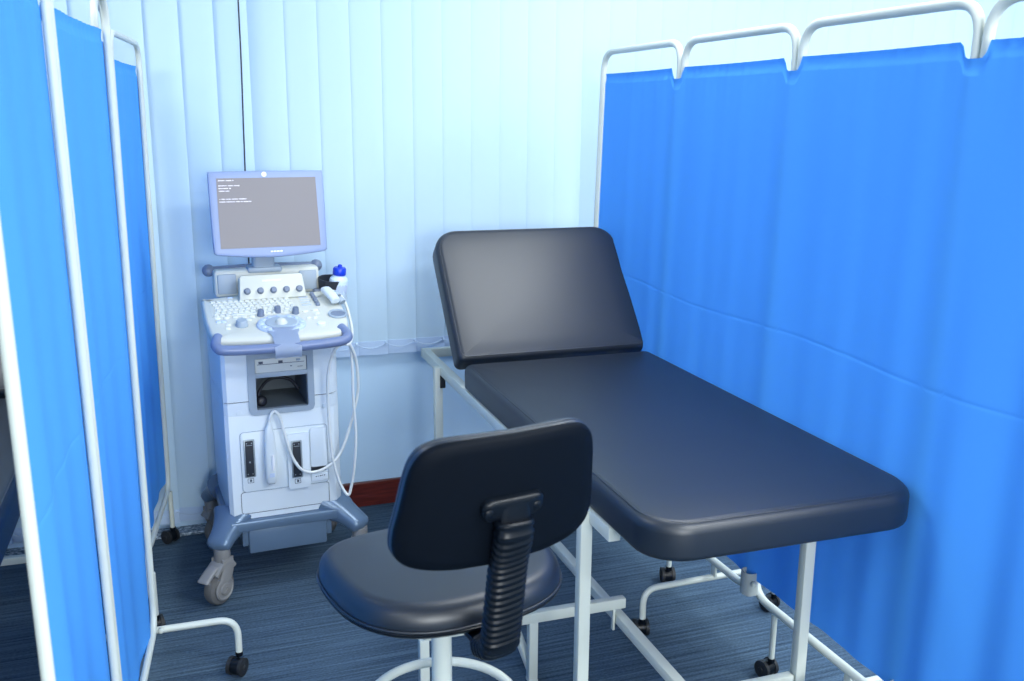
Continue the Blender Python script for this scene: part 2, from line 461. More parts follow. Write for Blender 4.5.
for y in (2.236, 1.611):     # sheet-metal hook that joins two panels low down, with its bolt
    b = B()
    U = [(.019, .03), (.019, .0), (.012, -.013), (0, -.017), (-.012, -.013), (-.019, .0), (-.019, .03)]
    path = [Vector((lean(.25)-.034+v*.75, y-.022+u*1.2, .262)) for u, v in U]
    loft(b, spline(path, 4), [(.0022, .036)]*25, 16, up=(0, 0, 1), power=6)
    o = obj('hook_plate', b, M['hook'], rs, 40)
    b = B(); lathe(b, [(0, 0), (.007, 0), (.008, .003), (.008, .012), (.005, .016), (0, .016)], 12, axis_mtx((lean(.25)-.030, y-.052, .272), (-.6, -1, 0)))
    obj('bolt', b, M['white_paint'], rs)

# left screen: runs from beside the camera towards the blinds, posts in front of the cloth
ls = thing('privacy_screen', 'four-panel folding screen with blue cloth and white posts, left of the ultrasound machine', 'screen', (-.1, 2.5, 0), group='blue folding privacy screens', world=True)
P = [((-.188, 1.36), (-.150, 2.03)), ((-.150, 2.03), (-.081, 2.655)), ((-.112, 2.672), (-.100, 3.075)), ((-.098, 3.085), (-.022, 3.665))]
LN = [lambda z: -.006*(z-.6), lambda z: -.006*(z-.6), lambda z: .005*(z-.5), lambda z: .008*(z-.5)]
zero = LN[1]
for k in range(4): panel_frame(ls, *P[k], .2 if k < 3 else .222, 1.875 if k < 3 else 1.828, LN[k], .0094, twist=.010 if k == 1 else 0)
random.seed(11)
for k in range(4):
    ph = random.uniform(0, 6)
    A, C = Vector((*P[k][0], 0)), Vector((*P[k][1], 0)); d = (C-A).normalized()
    A += d*(.03 if k == 0 else .008); C -= d*.008
    top = (1.818, 1.797, 1.797, 1.757)[k]
    b = curtain_mesh(A[:2], C[:2], .195 if k < 3 else .25, top, LN[k], .012, 60, 50,
                     lambda s, t, z, ph=ph, k=k: -(.010*s/.63*(z-.6) if k == 1 else 0)+(.005*sin(s*13+ph)+.0035*sin(s*31+ph*2))*(1.1-.7*t)*min(1, s*12)*min(1, max(0, (.62-s)*12)), (), 1.0)
    obj('curtain', b, M['cloth'], ls, 60)
foot(ls, (-.078, 2.672), .215, (1, -.03, 0), .172, zero, ((-.3, .9), (-.55, -.8)))
b = B(); lathe(b, [(0, 0), (.007, 0), (.008, .003), (.008, .010), (.004, .014), (0, .014)], 12, axis_mtx((-.070, 2.645, .185), (.3, -1, .2)))
obj('bolt', b, M['white_paint'], ls)
for p, d in (((-.022, 3.652), (-.5, .6)), ((-.087, 2.97), (-.2, .9)), ((-.16, 1.80), (.2, 1))):
    caster(ls, (*p, 0), .21, d, M['white_paint'])

# ------------------------------------------------------------------ examination couch
def make_couch(label):
    t = thing('examination_couch', label, 'couch', (1.24, 2.64, 0), radians(-1.5), group='black examination couches')
    W = M['white_paint']
    # local frame: x across, y along (head at +y); rails at x = +-.30
    XF, YH, YN = .302, .95, -.845
    b = B()
    for s in (-1, 1): bar(b, (s*XF, YN, .6875), (s*XF, YH, .6875), .03, .035)
    bar(b, (-XF, YH-.015, .6875), (XF, YH-.015, .6875), .03, .0345)
    bar(b, (-XF, .30, .6875), (XF, .30, .6875), .03, .034)
    bar(b, (-XF, YN+.3, .6875), (XF, YN+.3, .6875), .03, .034)
    obj('frame_rail', b, W, t, 40)
    for s in (-1, 1):
        for y in (-.72, .665):
            b = B(); xx = -.322 if s < 0 else .311
            box(b, xx-.015, xx+.015, y-.015, y+.015, .006, .671 if s > 0 else .700, .003)
            o = obj('leg', b, W, t, 40)
            f = B(); box(f, xx-.0165, xx+.0165, y-.0165, y+.0165, 0, .012, .003); obj('foot_cap', f, M['rubber'], o)
    for y in (-.72, .665):
        b = B(); bar(b, (-.318, y, .138), (.292, y, .138), .025, .025); obj('cross_bar', b, W, t, 40)
    b = B(); bar(b, (-.026, -.735, .155), (-.026, .70, .155), .03, .03); obj('stretcher', b, W, t, 40)
    # step frame that slides out sideways under the rail
    b = B()
    bar(b, (-.62, -.315, .205), (-.012, -.315, .205), .026, .032)
    box(b, -.05, -.043, -.322, -.308, .12, .19, .001)
    bar(b, (-.30, -.31, .03), (-.335, -.15, .19), .022, .022)
    obj('step_frame', b, W, t, 40)
    for x in (-.30, -.62):
        b = B(); box(b, x-.0135, x+.0135, -.3285, -.3015, .004, .192, .003); o = obj('step_leg', b, W, t, 40)
        f = B(); box(f, x-.0145, x+.0145, -.3295, -.3005, 0, .010, .002); obj('foot_cap', f, W, o)
    # mattress, its own slight skew on the frame
    sk = 0.0
    R = lambda v: (v[0]*cos(sk)-v[1]*sin(sk)+.024, v[0]*sin(sk)+v[1]*cos(sk), v[2])
    b = B(); w = .342
    pad(b, rrect(-w, w, -1.06, .335, (.10, .10, .018, .018), 9), edge_layers(.706, .793, .026, .014), crown=.004, fn=R)
    o = obj('mattress', b, M['vinyl'], t, 60)
    b = B()
    for zz, ins in ((.789, .014),):
        loft(b, [R((x*(w-ins)/w, (y+.3625)*(1.395-2*ins)/1.395-.3625, zz)) for x, y in rrect(-w, w, -1.06, .335, (.10, .10, .018, .018), 9)], .0028, 8, closed=True)
    obj('piping', b, M['vinyl'], o, 60)
    # raised headrest hinged at the end of the mattress
    ang = radians(49); ca, sa = cos(ang), sin(ang)
    H = lambda v: R((v[0], .352+v[1]*ca-(v[2])*sa, .800+v[1]*sa+(v[2])*ca))
    b = B(); w2 = .352
    pad(b, rrect(-w2, w2, 0, .53, (.022, .022, .085, .085), 9), edge_layers(-.082, .004, .024, .014), crown=.004, fn=H)
    o = obj('headrest', b, M['vinyl'], t, 60)
    b = B()
    loft(b, [H((x*(w2-.012)/w2, (y-.265)*.952+.265, .0005)) for x, y in rrect(-w2, w2, 0, .53, (.022, .022, .085, .085), 9)], .0026, 8, closed=True)
    obj('piping', b, M['vinyl'], o, 60)
    # ratchet stays under the headrest
    for s in (-1, 1):
        b = B()
        a = Vector((s*.20, .78, .69)); c = Vector(H((s*.20, .36, -.085)))
        bar(b, a, c, .016, .008); loft(b, [a+Vector((-.012, 0, 0)), a+Vector((.012, 0, 0))], .012, 12)
        bar(b, Vector((s*.20, .44, .706)), Vector((s*.20, .92, .706)), .012, .01)
        obj('headrest_stay', b, W, t, 40)
    b = B(); box(b, -.318, -.298, .646, .660, .622, .672, .002); obj('leg_bracket', b, M['rubber'], t)
    return t
couch = make_couch('wide black vinyl examination couch with raised headrest on white legs, beside the stool')
dup(couch, (-.688, 2.715, 0), radians(-1.5), 'dark couch just glimpsed past the near white post of the screen in the left corner')

# ------------------------------------------------------------------ typist stool with backrest
ch = thing('typist_chair', 'black vinyl swivel chair seen from behind, ribbed boot below its backrest, white foot ring', 'chair', (.500, 1.765, 0), radians(8))
def squircle(a, bq, p, n=56, taper=0):
    out = []
    for k in range(n):
        th = 2*pi*k/n; c, s = cos(th), sin(th)
        x = a*math.copysign(abs(c)**(2/p), c); y = bq*math.copysign(abs(s)**(2/p), s)
        out.append((x*(1+taper*y/bq), y))
    return out
SZ = .725
def seat_fn(v):
    x, y, z = v
    return (x, y, z-.020*max(0, (y-.10)/.12)**2*(1 if y > .10 else 0)+.004*(x/.23)**2)
b = B(); pad(b, squircle(.236, .218, 2.7, taper=.03), edge_layers(SZ-.055, SZ, .036, .004, 7), crown=.006, fn=seat_fn)
seat = obj('seat', b, M['vinyl_seat'], ch, 60)
b = B(); loft(b, [seat_fn((x, y, SZ-.045)) for x, y in squircle(.2375, .2195, 2.7, taper=.03)], .0028, 8, closed=True); obj('piping', b, M['vinyl_seat'], seat, 60)
b = B(); pad(b, squircle(.232, .214, 2.7, taper=.03), [(.05, SZ-.075), (.02, SZ-.072), (.002, SZ-.060), (-.006, SZ-.055), (-.0075, SZ-.050), (-.004, SZ-.046), (.006, SZ-.046)], fn=seat_fn)
obj('seat_pan', b, M['black_plastic'], ch, 50)
# backrest: local u across, v up; leaning back, wrapped a little round the sitter
bc = Vector((-.045, -.362, .990)); rec = radians(11)
def back_fn(v):
    u, vv, w = v       # w = towards the sitter
    w = w+.9*u*u+.20*(vv-.03)**2-.006
    return (bc.x+u, bc.y-vv*sin(rec)+w*cos(rec), bc.z+vv*cos(rec)+w*sin(rec))
def back_outline(n=72):
    out = []
    for k in range(n):
        th = 2*pi*k/n; c, s = cos(th), sin(th); p = 5.4
        x = .180*math.copysign(abs(c)**(2/p), c); y = .123*math.copysign(abs(s)**(2/p), s)
        out.append((x*(1-.095*y/.126), y+(.010*(x/.18)**2 if y < 0 else .0)))
    return out
b = B(); pad(b, back_outline(), [(.004, -.012), (.001, -.008), (0, -.002), (.001, .004)]+edge_layers(.004, .022, .016, .001, 6)[1:], crown=.010, fn=back_fn)
# cap of the shell is flat; add inner rings for a smooth bend
backrest = obj('backrest', b, M['vinyl_seat'], ch, 60)
b = B(); pad(b, [(x*.985, y*.985) for x, y in back_outline()], [(-.002, -.006), (-.0015, -.012), (.003, -.0165)], rings_top=(.85, .65, .45, .25), crown=-.001, fn=back_fn)
obj('backrest_shell', b, M['black_shell'], ch, 60)
# mounting plate
b = B()
def onback(u, v, w): return Vector(back_fn((u, v, w)))
t = bmesh.new()
pl_out = rrect(-.056, .056, -.021, .019, .017, 6)
pad(t, [(x, y+.35*x*x*4) for x, y in pl_out], [(0, .0), (0, .010), (.003, .014)], rings_top=(.7, .35), crown=.002, fn=lambda v: onback(v[0]+.002, v[1]-.004, -.016-v[2]))
merge(b, t)
pl = obj('mounting_plate', b, M['black_plastic'], ch, 50)
for u in (-.044, .044):
    b = B(); lathe(b, [(0, 0), (.008, 0), (.008, .003), (.005, .005), (0, .005)], 14, axis_mtx(onback(u, -.004, -.029), onback(0, 0, -1)-onback(0, 0, 0)))
    obj('screw', b, M['black_plastic'], pl)
# ribbed boot (bellows) from the plate down and under the seat
cl = spline([onback(.002, -.022, -.031), onback(.002, -.050, -.036), Vector((-.036, -.362, .87)), Vector((-.028, -.334, .79)), Vector((-.020, -.306, .71)), Vector((-.016, -.288, .672)), Vector((-.010, -.235, .650))], 12)
pts, rad = [], []
acc = 0; prev = cl[0]; total = sum((cl[i+1]-cl[i]).length for i in range(len(cl)-1))
N = 24*4
def along(f):
    tgt = f*total; a = 0
    for i in range(len(cl)-1):
        l = (cl[i+1]-cl[i]).length
        if a+l >= tgt: return cl[i].lerp(cl[i+1], (tgt-a)/l)
        a += l
    return cl[-1]
for i in range(N+1):
    f = i/N; rib = .0026*(1 if i % 4 in (1, 2) else 0)
    w0 = .0315+.004*f
    pts.append(along(f)); rad.append((w0+rib, .017+.003*f+rib))
b = B(); loft(b, pts, rad, 20, up=(0, 1, 0), power=3.0)
obj('ribbed_boot', b, M['black_plastic'], ch, 25)
b = B(); loft(b, [onback(.004, .004, -.022), onback(.004, -.040, -.030)], [(.027, .010), (.029, .012)], 16, up=(0, 1, 0), power=3.5); obj('boot_collar', b, M['black_plastic'], ch, 40)
b = B(); bar(b, (0, -.25, .642), (0, .03, .645), .06, .014, .004); box(b, -.09, .09, -.09, .09, .636, .656, .004); obj('seat_plate', b, M['black_plastic'], ch)
b = B(); lathe(b, [(0, .10), (.0215, .10), (.0215, .648), (0, .648)], 24); obj('column', b, M['white_paint'], ch, 40)
b = B(); RZ = .382
loft(b, [(.158*cos(2*pi*k/48), .158*sin(2*pi*k/48), RZ) for k in range(48)], .0105, 12, closed=True)
fr = obj('foot_ring', b, M['white_paint'], ch, 60)
b = B()
for k in range(3):
    a = radians((195, 262, 330)[k]); loft(b, [(.03*cos(a), .03*sin(a), RZ-.01), (.153*cos(a), .153*sin(a), RZ-.001)], .007, 10)
lathe(b, [(.025, RZ-.035), (.034, RZ-.035), (.034, RZ+.012), (.025, RZ+.012)], 20)
obj('ring_spokes', b, M['white_paint'], fr, 50)
b = B()
lathe(b, [(0, .07), (.04, .07), (.045, .08), (.04, .13), (0, .135)], 20); obj('base_hub', b, M['white_paint'], ch, 40)
for k in range(5):
    a = 2*pi*k/5+.3; d = Vector((cos(a), sin(a), 0))
    b = B(); loft(b, [d*.02+Vector((0, 0, .1)), d*.16+Vector((0, 0, .088)), d*.29+Vector((0, 0, .062))], [(.02, .022), (.017, .018), (.013, .012)], 14); o = obj('base_arm', b, M['white_paint'], ch, 60)
    b = B(); lathe(b, [(0, 0), (.022, 0), (.024, .004), (.012, .02), (.011, .06), (0, .06)], 16, Matrix.Translation(d*.278)); obj('glide', b, M['rubber'], o)

# ------------------------------------------------------------------ ultrasound machine
us = thing('ultrasound_machine', 'white and violet-blue wheeled ultrasound machine with monitor and keyboard', 'ultrasound machine', (.35, 3.17, 0), radians(2))
YD = .40
def body_plan(notch=None):
    pts = [(-.190, YD), (-.184, .015), (-.172, .0)]
    if notch: pts += [(notch[0], 0), (notch[0], notch[2]), (notch[1], notch[2]), (notch[1], 0)]
    pts += [(.150, 0), (.176, .006), (.196, .028), (.204, .06), (.206, YD)]
    return pts
NT = (-.083, .093, .24)
b = B(); prism(b, body_plan(), .262, .630, .004); prism(b, body_plan(NT), .630, .6735); lower = obj('lower_shell', b, M['white_plastic'], us, 30)
b = B(); prism(b, body_plan(NT), .6765, .826); prism(b, body_plan(), .826, .895); upper = obj('upper_shell', b, M['white_plastic'], us, 30)
b = B(); prism(b, [(x*.985, .004+y*.985) for x, y in body_plan((NT[0]*1.03, NT[1]*1.03, NT[2]))], .60, .70); obj('inner_core', b, M['dark'], us, 0)
# side vent strip on the far edge
b = B(); box(b, .1985, .2085, .10, .40, .50, .80, .003); obj('side_cover', b, M['white_plastic'], us)
# recess surround, disc drive, liner
b = B()
t = bmesh.new()
outer = [(-.104, .845), (-.104, .645), (-.098, .631), (-.088, .627), (.096, .627), (.106, .631), (.112, .645), (.112, .845)]
inner = [(-.079, .818), (-.079, .649), (-.077, .646), (-.075, .645), (.087, .645), (.089, .646), (.091, .649), (.091, .818)]
def ring_prism(t, outer, inner, y0, y1):
    n = len(outer)
    V = lambda p, y: t.verts.new((p[0], y, p[1]))
    o0 = [V(p, y0) for p in outer]; o1 = [V(p, y1) for p in outer]; i0 = [V(p, y0) for p in inner]; i1 = [V(p, y1) for p in inner]
    for k in range(n):
        j = (k+1) % n
        t.faces.new((o0[k], o0[j], i0[j], i0[k])); t.faces.new((o1[k], i1[k], i1[j], o1[j]))
        t.faces.new((o0[k], o1[k], o1[j], o0[j])); t.faces.new((i0[k], i0[j], i1[j], i1[k]))
ring_prism(t, outer, inner, -.008, .012); merge(b, t)
box(b, -.080, .092, -.006, .02, .753, .770, .002)
sur = obj('recess_surround', b, M['grey_plastic'], us, 30)
b = B(); box(b, -.078, .090, -.002, .05, .768, .816, .003); dv = obj('disc_drive', b, M['cream_key'], us)
b = B(); box(b, -.071, .083, -.0035, 0, .797, .7985); box(b, -.066, -.052, -.0035, 0, .800, .808); box(b, -.002, .012, -.0035, 0, .798, .807); box(b, .036, .042, -.0035, 0, .784, .787); box(b, .060, .078, -.0030, 0, .781, .7825)
obj('drive_slot', b, M['ink'], dv, 0)
b = B(); box(b, .056, .070, -.0045, 0, .802, .809, .001); obj('drive_button', b, M['grey_plastic'], dv)
b = B()   # inside of the open recess
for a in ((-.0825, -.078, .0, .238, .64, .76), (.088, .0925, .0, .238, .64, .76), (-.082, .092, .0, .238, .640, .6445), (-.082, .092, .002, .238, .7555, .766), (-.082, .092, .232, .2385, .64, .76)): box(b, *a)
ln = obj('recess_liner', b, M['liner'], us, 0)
# probe port panel
b = B(); t = bmesh.new(); prism(t, rrect(-.139, .149, .362, .572, .012), 0, .004, .0015)
merge(b, t, Matrix(((1, 0, 0, 0), (0, 0, -1, 0), (0, 1, 0, 0), (0, 0, 0, 1)))); obj('port_panel', b, M['white_plastic'], us, 30, 'white recessed panel with the probe sockets')
def plate(bm, x0, x1, z0, z1, y, th, r=.004, bev=.001):
    t = bmesh.new(); prism(t, rrect(x0, x1, z0, z1, r), 0, th, bev)
    merge(bm, t, Matrix(((1, 0, 0, 0), (0, 0, -1, y), (0, 1, 0, 0), (0, 0, 0, 1))))
b = B(); plate(b, .012, .086, .356, .552, -.004, .012, .005, .003); obj('socket_cover', b, M['white_plastic'], us, 30)
b = B(); plate(b, .090, .146, .424, .563, -.004, .008, .006, .002); obj('card_cover', b, M['white_plastic'], us, 30)
b = B(); plate(b, .090, .142, .405, .422, -.0035, .002, .002, 0); obj('card_slot', b, M['dark'], us, 0)
b = B(); plate(b, .090, .146, .372, .402, -.004, .006, .003, .001); lp = obj('label_plate', b, M['white_plastic'], us, 30)
b = B()
for k, w in enumerate((.004, .003, .005, .003, .004)): box(b, .104+k*.007, .104+k*.007+w, -.0108, -.0098, .386+k*.0006, .390+k*.0006)
obj('lettering', b, M['ink'], lp, 0)
for cx, zc, y in ((-.112, .480, -.004), (.042, .462, -.016)):
    b = B(); plate(b, cx-.018, cx+.018, zc-.066, zc+.066, y, .003, .002, .0008); so = obj('probe_socket', b, M['steel'], us, 30)
    b = B(); plate(b, cx-.013, cx+.013, zc-.062, zc+.062, y-.002, .003, .002, .0006)
    obj('socket_face', b, M['dark'], so, 30)
    b = B()
    for dz in (-.054, .054):
        for dx in (-.008, .008): lathe(b, [(0, 0), (.002, 0), (.002, .001), (0, .0015)], 8, axis_mtx((cx+dx, y-.005, zc+dz), (0, -1, 0)))
    lathe(b, [(0, 0), (.003, 0), (.003, .002), (0, .002)], 10, axis_mtx((cx, y-.005, zc-.012), (0, -1, 0)))
    box(b, cx-.010, cx+.010, y-.006, y-.0048, zc+.046, zc+.048)
    obj('socket_screws', b, M['steel'], so, 30)
    b = B(); zz = zc-.079
    for a in ((-.010, -.0085, -.008, .008), (.0085, .010, -.008, .008), (-.010, .010, -.008, -.0068), (-.010, .010, .0068, .008), (-.003, .004, -.004, .004)):
        box(b, cx+a[0], cx+a[1], y-.0014, y-.0002, zz+a[2], zz+a[3])
    obj('socket_mark', b, M['ink'], us, 0)
b = B(); loft(b, [(x, -.0042, z) for x, z in rrect(-.139, .149, .362, .572, .012)], .0012, 6, closed=True); obj('port_panel_seam', b, M['grey_plastic'], us, 40)
# lower access panel: a fine rounded outline
b = B(); o1 = rrect(-.146, .150, .283, .360, .010)
t = bmesh.new(); loft(b, [(x, -.0005, z) for x, z in o1], .0011, 6, closed=True); obj('access_panel_seam', b, M['ink'], us, 40)
for cx, zc in ((-.138, .640), (.146, .636)):
    b = B(); lathe(b, [(0, 0), (.009, 0), (.008, .002), (0, .0025)], 18, axis_mtx((cx, 0, zc), (0, -1, 0))); obj('screw_cap', b, M['white_plastic'], us, 40)
# base: skirt, four feet, drive box
b = B()
prism(b, [(-.205, YD+.02), (-.200, -.004), (-.185, -.022), (.178, -.022), (.205, .0), (.215, .05), (.215, YD+.02)], .226, .262, .006)
base = obj('base', b, M['base_blue'], us, 30)
def feet(sx, y0, yt):
    b = B()
    ox = (.068 if sx < 0 else .085) if yt < .2 else .050
    sp = lambda f: Vector((sx*(.165+ox*f), y0+(yt-y0)*f, .258-.050*f-.010*f*f))
    pts = [sp(f) for f in (0, .2, .45, .7, .9, 1.0, 1.07, 1.11)]
    loft(b, pts, [(.078, .050), (.064, .044), (.050, .036), (.044, .030), (.043, .027), (.041, .025), (.031, .018), (.010, .006)], 20, up=(0, 0, 1), power=2.8)
    o = obj('foot', b, M['base_blue'], us, 50)
    return o
for sx in (-1, 1):
    feet(sx, .055, -.035); feet(sx, YD-.03, YD+.03)
b = B(); box(b, -.13, .135, -.012, .30, .140, .228, .006); box(b, -.150, .155, .0, .30, .165, .228, .004); obj('drive_box', b, M['base_blue'], us)
def us_caster(x, y, yaw):
    d = Vector((sin(yaw), cos(yaw), 0)); s = Vector((d.y, -d.x, 0)); p = Vector((x, y, 0)); c = p+d*.024+Vector((0, 0, .058))
    b = B()
    lathe(b, [(0, .135), (.024, .135), (.027, .140), (.027, .190), (0, .190)], 20, Matrix.Translation(p))
    for k in (-1, 1):  # fork cheeks
        pts = [p+s*k*.022+Vector((0, 0, .158)), p+d*.003+s*k*.0245+Vector((0, 0, .118)), c+s*k*.0245+Vector((0, 0, .016)), c+s*k*.0245+Vector((0, 0, -.010))]
        loft(b, spline(pts, 5), [(.0045, .026)]*10+[(.0045, .024), (.0045, .023), (.0045, .022), (.0045, .020), (.0045, .018), (.0045, .012)], 14, up=d, power=3)
    loft(b, spline([p-d*.030+Vector((0, 0, .120)), p-d*.012+Vector((0, 0, .140)), p+d*.024+Vector((0, 0, .138)), p+d*.056+Vector((0, 0, .112))], 5), [(.029, .010)]*16, 14, up=(0, 0, 1), power=3.5)
    o = obj('caster', b, M['wheel_grey'], us, 45)
    w = B()
    lathe(w, [(.0, -.019), (.030, -.019), (.046, -.0195), (.055, -.015), (.058, -.006), (.058, .006), (.055, .015), (.046, .0195), (.030, .019), (0, .019)], 32, axis_mtx(c, s))
    obj('wheel', w, M['tyre_grey'], o, 40)
    for k in (-1, 1):
        w = B(); lathe(w, [(.012, .0), (.040, .0), (.041, .006), (.036, .0085), (.033, .006), (.022, .006), (.019, .010), (.008, .011), (.006, .008), (0, .008)], 28, axis_mtx(c+s*k*.0205, s*k)); obj('hub', w, M['wheel_grey'], o, 30)
    q = B(); loft(q, spline([p+d*.040+Vector((0, 0, .134)), p+d*.062+Vector((0, 0, .126)), p+d*.088+Vector((0, 0, .108)), p+d*.094+Vector((0, 0, .100))], 5), [(.022, .009)]*11+[(.024, .010)]*4+[(.020, .006)], 14, up=(0, 0, 1), power=3); obj('brake_pedal', q, M['wheel_grey'], o, 50)
us_caster(-.222, -.034, radians(-132)); us_caster(.246, -.034, radians(-150)); us_caster(-.212, YD+.02, radians(70)); us_caster(.212, YD+.02, radians(170))

# console: sloping deck. K(x, y, h) = point on the deck plane, h above it
SL = .235; KN = Vector((0, -SL, 1)).normalized()
def K(x, y, h=0): return Vector((x, y, .951+SL*y))+KN*h
def Kfn(v): return K(v[0], v[1], v[2])
deck_out = [(-.190, -.128), (-.06, -.142), (.06, -.144), (.172, -.136), (.202, -.115), (.220, -.075), (.230, .0), (.233, .12), (.231, .185), (.222, .200), (.10, .196), (-.10, .200), (-.205, .186), (-.218, .172), (-.222, .02), (-.216, -.085), (-.208, -.115)]
dense = []
for p in spline([(x, y, 0) for x, y in deck_out], 4, closed=True): dense.append((p.x, p.y))
b = B(); pad(b, dense, [(.020, -.040), (.006, -.037), (0, -.031), (0, -.010), (.003, -.004), (.010, 0)], crown=0, fn=Kfn)
deck = obj('console', b, M['cream'], us, 50)
b = B(); pad(b, [(x*.93, y*.9+.01) for x, y in dense], [(.03, -.075), (.0, -.060), (0, -.039)], fn=Kfn); obj('console_underside', b, M['mid_grey'], us, 40)
# keyboard
b = B(); pad(b, rrect(-.200, .090, .028, .158, .008), [(0, -.001), (0, .0006), (.001, .0012)], fn=Kfn)
kb = obj('keyboard', b, M['cream'], us, 40)
b = B()
for r in range(6):
    yy = .145-.021*r; off = (0, .004, .008, .012, .006, .0)[r]
    n = 14
    for k in range(n):
        x = -.186+off+k*.0186; w = .0150
        if r == 5 and 3 <= k <= 7:
            if k > 3: continue
            w = .0186*4.8
        pad(b, rrect(x-.0075, x-.0075+w, yy-.0075, yy+.0075, .002, 2), [(0, .0008), (.0006, .004), (.0022, .0052)], rings_top=(.5,), crown=-.0006, fn=Kfn)
obj('keys', b, M['cream_key'], kb, 40)
def button(x, y, a, c, m, h=.005, name='button'):
    b = B(); pad(b, [(x+a*cos(2*pi*k/20), y+c*sin(2*pi*k/20)) for k in range(20)], [(0, -.001), (0, h*.6), (.0015, h)], rings_top=(.6,), crown=.001, fn=Kfn)
    return obj(name, b, m, us, 50)
for x in (-.185, -.157, -.129, -.101, -.075): button(x, .020, .0095, .006, M['cream_key'])
for x, y in ((-.184, -.006), (-.168, -.006)): button(x, y, .009, .0065, M['pale_grey'])
for x, y in ((-.157, -.030), (-.161, -.058), (-.088, -.004)): button(x, y, .009, .006, M['cream_key'])
for x, y, a in ((.098, .030, .011), (.132, .034, .011), (.134, .008, .010), (.100, -.020, .008), (.122, -.020, .008)): button(x, y, a, .006, M['cream_key'])
button(.132, -.070, .014, .013, M['white_plastic'], .006)
def knob(p, n, r, h, m, parent=us, name='knob'):
    b = B(); lathe(b, [(0, 0), (r*1.1, 0), (r*1.1, h*.12), (r, h*.18), (r*.94, h*.85), (r*.8, h), (0, h)], 18, axis_mtx(p, n))
    return obj(name, b, m, parent, 40)
for x, y in ((-.047, .024), (.010, .040), (.066, .024)): knob(K(x, y), KN, .011, .022, M['mid_grey'])
knob(K(-.116, -.040), KN, .0185, .020, M['grey_plastic']) 
# slide controls (time gain) to the right of the keys
for k in range(5):
    b = B(); c = K(.142+.0013*k*1.2, .165-.020*k); pad(b, rrect(.140+.001*k, .154+.001*k, .154-.021*k, .170-.021*k, .004, 4), [(0, -.001), (0, .007), (.002, .010)], rings_top=(.5,), fn=Kfn); obj('slider', b, M['mid_grey'], us, 40)
b = B()
for k in range(4): pad(b, rrect(.098, .130, .146-.022*k, .152-.022*k, .002, 2), [(0, -.001), (0, .0012)], rings_top=(.5,), fn=Kfn)
obj('slider_scale', b, M['pale_grey'], us, 40)
# trackball island that flows down over the front handle
t_out = [( .006+.079*cos(2*pi*k/40), -.056+.064*sin(2*pi*k/40)) for k in range(40)]
b = B(); pad(b, t_out, [(0, -.002), (0, .004), (.004, .0075)], fn=Kfn)
isl = obj('trackball_panel', b, M['pale_grey'], us, 50)
b = B(); pad(b, [(.006+.052*cos(2*pi*k/40), -.052+.040*sin(2*pi*k/40)) for k in range(40)], [(0, .005), (0, .0085), (.002, .0095)], fn=Kfn); obj('trackball_ring', b, M['grey_plastic'], isl, 50)
b = B(); lathe(b, [(0, .018), (.008, .0165), (.014, .0125), (.019, .006), (.021, .0), (.022, -.002)], 24, axis_mtx(K(.006, -.056, .006), KN)); obj('trackball', b, M['cream'], isl, 60)
for a in (35, 62, 90, 118, 145, 205, 228, -48, -25, 180, 0):
    c = (.006+.0655*cos(radians(a)), -.055+.0515*sin(radians(a)))
    b = B(); pad(b, [(c[0]+.0085*cos(2*pi*k/16), c[1]+.0075*sin(2*pi*k/16)) for k in range(16)], [(0, .006), (0, .0095), (.001, .0105)], rings_top=(.5,), fn=Kfn); obj('island_button', b, M['pale_grey'], isl, 50)
b = B()   # strap from island over the handle
sec = [(-.086, .0085, .058), (-.108, .0080, .049), (-.135, .0065, .041), (-.158, .0030, .040), (-.178, -.0020, .040), (-.194, -.010, .041), (-.201, -.024, .041), (-.200, -.040, .041), (-.192, -.048, .041)]
t = bmesh.new(); rows = []
for y, h, w in sec: rows.append([t.verts.new(K(.004+u*w, y, h-.002*abs(u)**3)) for u in (-1, -.8, -.4, 0, .4, .8, 1)])
for A, C in zip(rows, rows[1:]):
    for k in range(6): t.faces.new((A[k], A[k+1], C[k+1], C[k]))
bmesh.ops.solidify(t, geom=t.faces[:], thickness=-.006); merge(b, t)
obj('handle_strap', b, M['pale_grey'], us, 60)
# front handle
hp = spline([K(-.196, -.100, -.012), K(-.206, -.128, -.014), K(-.205, -.156, -.018), K(-.174, -.172, -.023), K(0, -.178, -.025), K(.155, -.172, -.023), K(.196, -.160, -.018), K(.200, -.130, -.014), K(.190, -.098, -.010)], 6)
b = B(); loft(b, [p+KN*.005 for p in hp], .0160, 16); obj('front_handle', b, M['handle_blue'], us, 60)
# gel / probe holders on the right edge
b = B(); lathe(b, [(.024, 0), (.031, 0), (.033, .003), (.031, .007), (.026, .006), (.023, .0), (.020, -.035), (0, -.036)], 28, axis_mtx(K(.200, -.008), KN)); hl = obj('probe_holder', b, M['grey_plastic'], us, 40)
b = B(); lathe(b, [(0, .002), (.0245, .002), (.0245, .0035), (0, .0035)], 24, axis_mtx(K(.200, -.008), KN)); obj('holder_well', b, M['mid_grey'], hl, 40)
for x, y in ((.216, .128), (.219, .075)):
    b = B(); loft(b, spline([K(x-.012, y+.012, .004), K(x+.006, y+.004, .016), K(x+.014, y-.010, .010)], 4), [(.012, .009)]*9, 12, power=2.6); obj('holder_clip', b, M['grey_plastic'], us, 50)
button(-.125, .178, .011, .005, M['pale_grey'], .003)
